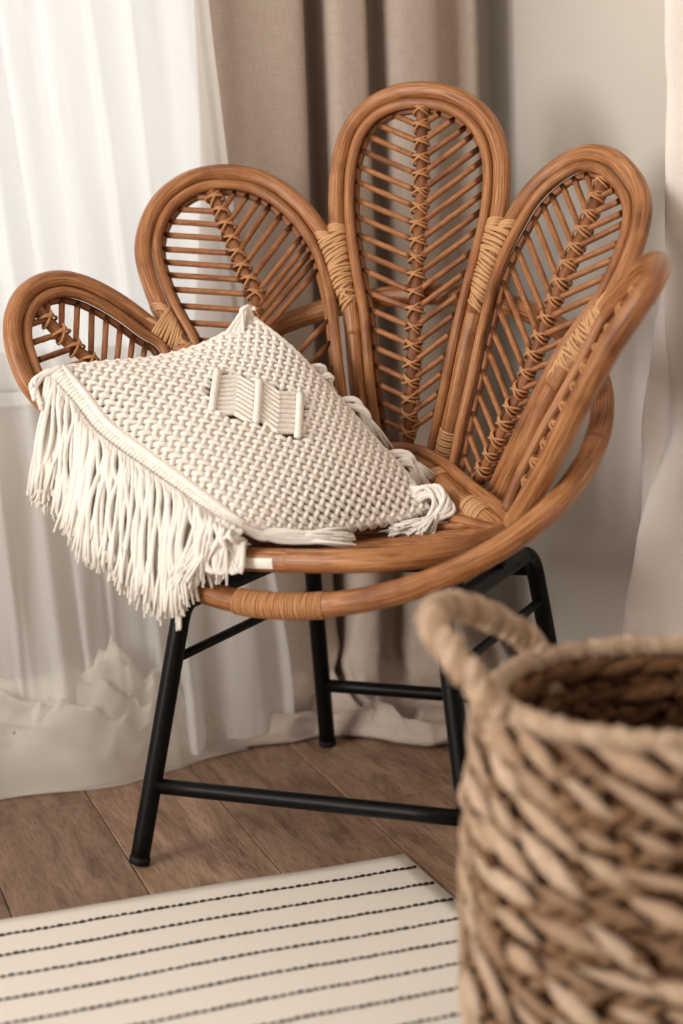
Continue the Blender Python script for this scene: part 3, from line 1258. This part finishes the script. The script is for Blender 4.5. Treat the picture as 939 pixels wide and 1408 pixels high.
def patch(u, v):
    """u along L->F, v from the fringe edge to the back edge"""
    a, b = lerp_path(E_LF, u), lerp_path(E_TR, u)
    c, d = lerp_path(E_LT, v), lerp_path(E_FR, v)
    return (1 - v) * a + v * b + (1 - u) * c + u * d - ((1 - u) * (1 - v) * PL_ + u * (1 - v) * PF_ + (1 - u) * v * PT_ + u * v * PR_)


def bulge(u, v):
    a = max(0, 1 - (2 * u - 1) ** 2)
    b = max(0, 1 - (2 * v - 1) ** 2)
    return (a ** .75) * (b ** .75)


def face(u, v, h=0.0):
    return patch(u, v) + NORM * (.050 * bulge(u, v) + h)


def fframe(u, v):
    e = .01
    p = face(u, v)
    du = face(min(1, u + e), v) - face(max(0, u - e), v)
    dv = face(u, min(1, v + e)) - face(u, max(0, v - e))
    n = unit(np.cross(du, dv))
    if n @ NORM < 0:
        n = -n
    return p, unit(du), unit(dv), n, np.linalg.norm(du) / (min(1, u + e) - max(0, u - e)), np.linalg.norm(dv) / (min(1, v + e) - max(0, v - e))


# inner pad
mb = MB()
N_ = 40
vv, uu, ff = [], [], []
for sgn in (1, -1):
    for j in range(N_ + 1):
        for i in range(N_ + 1):
            u, v = i / N_, j / N_
            h = .050 * bulge(u, v) - .0035 if sgn > 0 else -.045 * bulge(u, v) - .004
            vv.append(cl(patch(u, v) + NORM * h))
            uu.append((u * .4, v * .4))
n1 = (N_ + 1) ** 2
for j in range(N_):
    for i in range(N_):
        a = j * (N_ + 1) + i
        ff.append((a, a + 1, a + N_ + 2, a + N_ + 1))
        ff.append((n1 + a, n1 + a + N_ + 1, n1 + a + N_ + 2, n1 + a + 1))
bd_ = [i for i in range(N_)] 
for i in range(N_):
    for a, b in ((i, i + 1), (N_ * (N_ + 1) + i + 1, N_ * (N_ + 1) + i), ((i + 1) * (N_ + 1), i * (N_ + 1)), (i * (N_ + 1) + N_, (i + 1) * (N_ + 1) + N_)):
        ff.append((a, n1 + a, n1 + b, b))
mkobj('inner_pad', vv, ff, MT['lining_shaded'], cushion, uu)

# motif region in (u, v): from the photo's braided diamond panel
MU, MV = .425, .56


def motif(a, b):
    return (MU + .107 * a + .10 * b, MV + .107 * a - .10 * b)


def in_motif(u, v):
    a = ((u - MU) + (v - MV)) / 2 / .107
    b = ((u - MU) - (v - MV)) / 2 / .10
    return abs(a) < 1.12 and abs(b) < 1.06


NU, NV = 26, 37
mb = MB()
for j in range(NV):
    v = (j + .5) / NV
    for i in range(NU + 1):
        u = (i + (.5 if j % 2 else 0)) / NU
        if u > 1 or u < 0 or in_motif(u, v):
            continue
        u_, v_ = min(.992, max(.008, u)), v
        p, eu, ev, n, su, sv = fframe(u_, v_)
        a, b = su / NU * .5, sv / NV * 1.0
        jit = 1 + random.uniform(-.06, .06)
        for sd, hh in (((1, .0012), (-1, .0040)) if j % 2 else ((-1, .0012), (1, .0040))):
            pts = []
            for q in (-1, -.55, 0, .55, 1):
                off = .0022 * (1 - q * q)
                pts.append(p + eu * (a * .92 * q * sd * jit) + ev * (b * .82 * q) + n * (hh * (1 - q * q) + .0002 - .0022 * q * q))
            tv, tf, tu = tube(cl(np.array(pts)), .0034 * np.array([.86, 1.0, 1.12, 1.0, .88]), 6)
            mb.add(tv, tf, tu)
mb.build('macrame_knotting', MT['cotton'], cushion, 'stuff', 'open net of alternating square knots in cream cotton cord')


def surf_tube(name, uvpts, r, h, n=40, mat='cotton', label=None):
    pts = catmull(np.array(uvpts, float), n)
    P = []
    for u, v in pts:
        p, eu, ev, nn, _, _ = fframe(min(.995, max(.005, u)), min(.995, max(.005, v)))
        P.append(p + nn * h)
    return tube_obj(name, cl(np.array(P)), r, MT[mat], cushion, 8, label=label)


# edge cords
surf_tube('edge_cord', [(.0, .012), (.25, .012), (.5, .012), (.75, .012), (1, .012)], .0052, .004, 60, label='thick corded ridge along the fringed edge')
surf_tube('edge_cord', [(.0, .99), (.5, .99), (1, .99)], .0045, .002, 60)
surf_tube('edge_cord', [(.006, 0), (.006, .5), (.006, 1)], .0045, .002, 60)
surf_tube('edge_cord', [(.994, 0), (.994, .5), (.994, 1)], .0045, .001, 60)
# hitch row beside the fringed edge
for k in range(64):
    u = (k + .5) / 64
    p, eu, ev, n, su, sv = fframe(u, .02)
    q0 = lerp_path(E_LF, u)
    pts = [q0 + n * .006 + ev * .004, q0 + n * .0045 - ev * .006, q0 - ev * .014 - n * .001, q0 - ev * .020 - n * .007]
    tube_obj('edge_hitch', cl(np.array(pts)), .0030, MT['cotton'], cushion, 6)
# motif: raised ridges and braided chevrons
for k in (-1, 0, 1):
    surf_tube('raised_ridge', [motif(k, -1.0), motif(k, -.5), motif(k, 0), motif(k, .5), motif(k, 1.0)], .0052, .0058, 20, label='thick raised cord ridge of the braided panel')
for k in (0, 1):
    for r_ in range(9):
        b0_ = -.9 + 1.8 * r_ / 8
        sg = .16 if k else -.16
        for a0_, a1_ in ((k - .92, k - .46), (k - .08, k - .54)):
            surf_tube('braid_cord', [motif(a0_, b0_ - sg), motif((a0_ + a1_) / 2, b0_), motif(a1_, b0_ + sg)], .0040, .0028, 8)


def cord(pts, r=.0030, fray=True, n=26):
    P = cl(catmull(np.array(pts, float), n))
    rr = np.full(n, r)
    for k in range(n):
        rr[k] *= 1 + .08 * math.sin(k * 2.4)
    mb_ = MB()
    mb_.add(*tube(P, rr, 7))
    if fray:
        # the cord's plies open into a loose brush at the end
        ax = unit(P[-1] - P[-4])
        base = P[-5]
        L_ = random.uniform(.030, .046)
        for q in range(9):
            d = rng.normal(0, .0026, 3)
            mb_.add(*tube(np.array([base + d * .25, base + ax * L_ * .4 + d * .7, base + ax * L_ * random.uniform(.85, 1.1) + d * 1.25 - np.array((0, 0, .002))]),
                          np.array([.0017, .0022, .0016]), 5))
    return mb_.build('fringe_cord', MT['fringe'], cushion)


# long fringe hanging from the left-front edge
END = np.array([(48, 655), (60, 672), (92, 690), (112, 738), (142, 760), (178, 795), (210, 815), (238, 820), (262, 780), (296, 762), (322, 756)], float)
ENDs = catmull(END, 101)
NC = 78
for k in range(NC):
    for lay in range(2):
        q = (k + .5 * lay + random.uniform(-.2, .2)) / NC
        q = min(.995, max(.0, q))
        top = lerp_path(E_LF, q)
        o, D = ch_ray((0, 0))
        i = q * 100
        e = ENDs[int(i)] + rng.normal(0, 1, 2) * (4, 8) + (0, -8 * lay)
        # ray parameter of the top, then a little nearer to the camera
        kk = q * 59
        tt = tL + (tF - tL) * q - .012 * math.sin(q * math.pi)
        pe = catmull(np.array([(80, 508), (115, 550), (147, 590), (200, 630), (262, 674), (332, 726)], float), 101)[int(i)]
        start = top - unit(patch(q, .05) - patch(q, 0)) * .016 - NORM * .004
        tn = tt - .010 - .012 * lay
        m1 = pe + (e - pe) * .16 + (-11 + rng.normal(0, 3), 8)
        m2 = pe + (e - pe) * .55 + (-6 + rng.normal(0, 5), 8)
        if q > .84:
            tn -= .012
        cord([start, ch_t(m1, tn), ch_t(m2, tn), ch_t(e, tn + .004)], random.uniform(.0027, .0033))


def px_cord(pts, t0, t1, r=.0032, jit=3.0, fray=True):
    P = []
    for i, p in enumerate(pts):
        q = i / (len(pts) - 1)
        p = np.array(p, float) + rng.normal(0, jit, 2) * (1 if i else .4)
        P.append(ch_t(p, t0 + (t1 - t0) * q))
    return cord(P, r, fray, 20)


# corner tufts
for k in range(9):      # left corner
    px_cord([(88, 510), (66, 512), (48, 525), (42 + 2 * k, 536 + 3 * k)], tL - .004, tL - .03, .003, 2, False)
for k in range(12):     # left corner long bunch
    px_cord([(90, 514), (72, 530), (62 + k * 2, 600), (52 + 5 * k, 676)], tL - .006, tL - .03, .003, 4)
for k in range(11):     # top corner
    px_cord([(346, 440), (338, 426), (326 + k, 440), (296 + 3.2 * k, 478)], tT - .006, tT - .03, .003)
for k in range(4):
    px_cord([(345, 442), (343, 430), (338 + 4 * k, 424)], tT - .004, tT - .012, .003, 2, False)
for k in range(13):     # front corner tail on the rim
    px_cord([(326, 722), (352, 735), (392 + rng.normal(0, 8), 728 + k * 1.4), (455 + rng.normal(0, 8), 735 + .9 * k)], tF - .01, tF + .018, .0032, 2)
for k in range(9):      # looped cords by the front corner
    px_cord([(300 + 4 * k, 712 + 2.2 * k), (286 + 4 * k, 745), (286 + 5 * k, 785), (304 + 4 * k, 780), (318 + 2 * k, 748)], tF - .022, tF - .022, .0034, 3, False)
# tufts along the hidden back edge
for (sx, sy), (ex, ey) in (((420, 505), (447, 522)), ((440, 520), (452, 530)), ((468, 548), (500, 572)), ((478, 552), (512, 592)), ((532, 622), (572, 640)), ((540, 634), (570, 655))):
    tq = tT + (tR - tT) * ((sx - 347) / 243)
    for k in range(5):
        px_cord([(sx - 8, sy + 4), ((sx + ex) / 2 + 6, (sy + ey) / 2 - 8), (ex, ey)], tq + .004, tq + .012, .0030, 3)
for k in range(14):     # right corner loops and tail
    s = rng.normal(0, 1, 2) * (6, 5)
    px_cord([(566, 672 + k * 2), (598 + s[0], 676 + s[1]), (612 + s[0], 695 + s[1]), (592 + s[0], 716), (552 + 3 * k + s[0], 722)], tR - .006, tR - .03, .0032, 3)
for k in range(6):
    px_cord([(568, 668 + 3 * k), (600, 682), (626 + rng.normal(0, 4), 702)], tR, tR + .01, .0032, 3)


# ================================================================== BASKET
BX, BY, BZ = .745, 1.283, .0125
basket = thing('woven_basket', 'round woven seagrass basket with rope handle standing on the edge of the rug', 'basket', (BX, BY, BZ))
BH = .365


def brad(z):
    return np.interp(z, [0, .05, .14, .22, .30, .345, BH], [.174, .183, .185, .183, .177, .169, .163])


# solid shell added between the weaves so no light leaks through
NS = 64
prof = [(brad(z) - .009, z) for z in np.linspace(.004, BH - .008, 14)] + [(brad(z) - .017, z) for z in np.linspace(BH - .008, .012, 14)]
v, f, uv = [], [], []
for r_, z in prof:
    for k in range(NS):
        a = 2 * math.pi * k / NS
        v.append((r_ * math.cos(a), r_ * math.sin(a), z))
        uv.append((k / NS * 6, z * 8))
for j in range(len(prof) - 1):
    for k in range(NS):
        l = (k + 1) % NS
        f.append((j * NS + k, j * NS + l, (j + 1) * NS + l, (j + 1) * NS + k))
f.append(tuple(range(NS))[::-1])
f.append(tuple((len(prof) - 1) * NS + k for k in range(NS)))
mkobj('added_basket_shell', v, f, MT['core'], basket, uv)

# woven strands: a plump spindle, laid in slanted rows outside and inside
pts = np.array([(q, 0, .10 * (1 - q * q)) for q in np.linspace(-1, 1, 9)])
sv_, sf_, su_ = tube(pts, np.array([.10, .28, .42, .50, .52, .50, .42, .28, .10]), 8)
_s = mkobj('strand', sv_, sf_, MT['grass'], None, [(a, b * .1) for a, b in su_])
STR_OUT = _s.data
bpy.data.objects.remove(_s)
STR_LOW = STR_OUT.copy()
STR_LOW.materials.clear()
STR_LOW.materials.append(MT['grass_low'])
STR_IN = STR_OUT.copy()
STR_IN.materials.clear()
STR_IN.materials.append(MT['grass_in_shaded'])
rest_out, rest_in = MB(), MB()
camp = np.array((0 - BX, 0 - BY, CAM_H - BZ))
NR = 34
cnt = 0
cf = np.array([math.sin(ROOM_YAW), math.cos(ROOM_YAW)])
cr = np.array([math.cos(ROOM_YAW), -math.sin(ROOM_YAW)])


def in_view(p):
    d = p - camp
    dep = d[:2] @ cf
    return abs((d[:2] @ cr) / dep) < .215 and (-d[2] / dep) < .52


cands = []
for side in (0, 1):
    for j in range(NR):
        z = .010 + (BH - .024) * (j + .5) / NR
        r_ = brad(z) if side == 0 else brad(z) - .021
        big = (j % 3 == 0)
        NA = 24 if big else 46
        for k in range(NA):
            a = 2 * math.pi * (k + (.62 * j if side == 0 else .55 * j)) / NA + random.uniform(-.02, .02)
            cands.append((side, z, r_, a, big))
objs = []
for side, z, r_, a, big in cands:
    ra = np.array((math.cos(a), math.sin(a), 0))
    ta = np.array((-math.sin(a), math.cos(a), 0))
    up = np.array((0, 0, 1.))
    sl = ((.46 if big else -.30) + random.uniform(-.28, .28)) * (-1 if side == 0 else -.45)
    ln = random.uniform(.020, .042) if big else random.uniform(.009, .016)
    th = random.uniform(.010, .019) if big else random.uniform(.009, .0155)
    z = max(.017, z + random.uniform(-.004, .004))
    ax = unit(ta + up * sl)
    out = ra if side == 0 else -ra
    c = ra * r_ + up * z + out * ((-.002 if not big else .002) + random.uniform(-.003, .003))
    yy = unit(np.cross(out, ax))
    Mx = np.eye(4)
    Mx[:3, 0], Mx[:3, 1], Mx[:3, 2], Mx[:3, 3] = ax * ln, yy * th * 1.05, out * th * .85, c
    vis = in_view(c) and (out @ (camp - c)) > 0
    objs.append((vis, side, Mx, big))
rest_low = MB()
objs.sort(key=lambda q: -int(q[3]))
for vis, side, Mx, big in objs:
    if vis and cnt < 300:
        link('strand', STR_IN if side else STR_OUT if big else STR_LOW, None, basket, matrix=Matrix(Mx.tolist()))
        cnt += 1
    else:
        P = np.asarray(sv_) @ Mx[:3, :3].T + Mx[:3, 3]
        (rest_in if side else rest_out if big else rest_low).add(list(P), sf_, [(p, q * .1) for p, q in su_])
rest_out.build('outer_weave', MT['grass'], basket, 'stuff')
rest_low.build('outer_weave', MT['grass_low'], basket, 'stuff')
rest_in.build('inner_weave', MT['grass_in_shaded'], basket, 'stuff')


def rope(name, path, r, turns, nst=3, closed=False, mat='grass'):
    """twisted rope; every strand a mesh of its own under the first one"""
    n = len(path)
    T, Nn, B = frames(path, closed)
    first = None
    for s in range(nst):
        P = []
        for i in range(n):
            ph = 2 * math.pi * (turns * i / (n if closed else n - 1) + s / nst)
            P.append(path[i] + r * .55 * (math.cos(ph) * Nn[i] + math.sin(ph) * B[i]))
        rr = r * .62 * (1 + .16 * np.sin(np.arange(n) * 1.3 + s) + rng.normal(0, .10, n))
        o = tube_obj(name if first is None else 'rope_strand', np.array(P), rr, MT[mat], basket if first is None else first, 8, closed)
        first = first or o
    return first


rimp = np.array([((BR := brad(BH) - .008) * math.cos(a), BR * math.sin(a), BH - .004) for a in np.linspace(0, 2 * math.pi, 241)[:-1]])
rope('rim_braid', rimp, .0098, 34, 3, True)


def handle(turn):
    rr = brad(BH) - .004
    P = []
    for a_, o_, dz in ((181, .0, -.05), (180, .014, .004), (174, .038, .044), (163, .050, .067), (149, .045, .070), (134, .031, .057), (121, .018, .034), (111, .006, .008), (107, -.002, -.04)):
        a_ = a_ * D2R + turn
        P.append(((rr + o_) * math.cos(a_), (rr + o_) * math.sin(a_), BH + dz))
    return catmull(np.array(P), 110)


rope('handle', handle(0), .0126, 11)
rope('handle', handle(math.pi), .0126, 11)
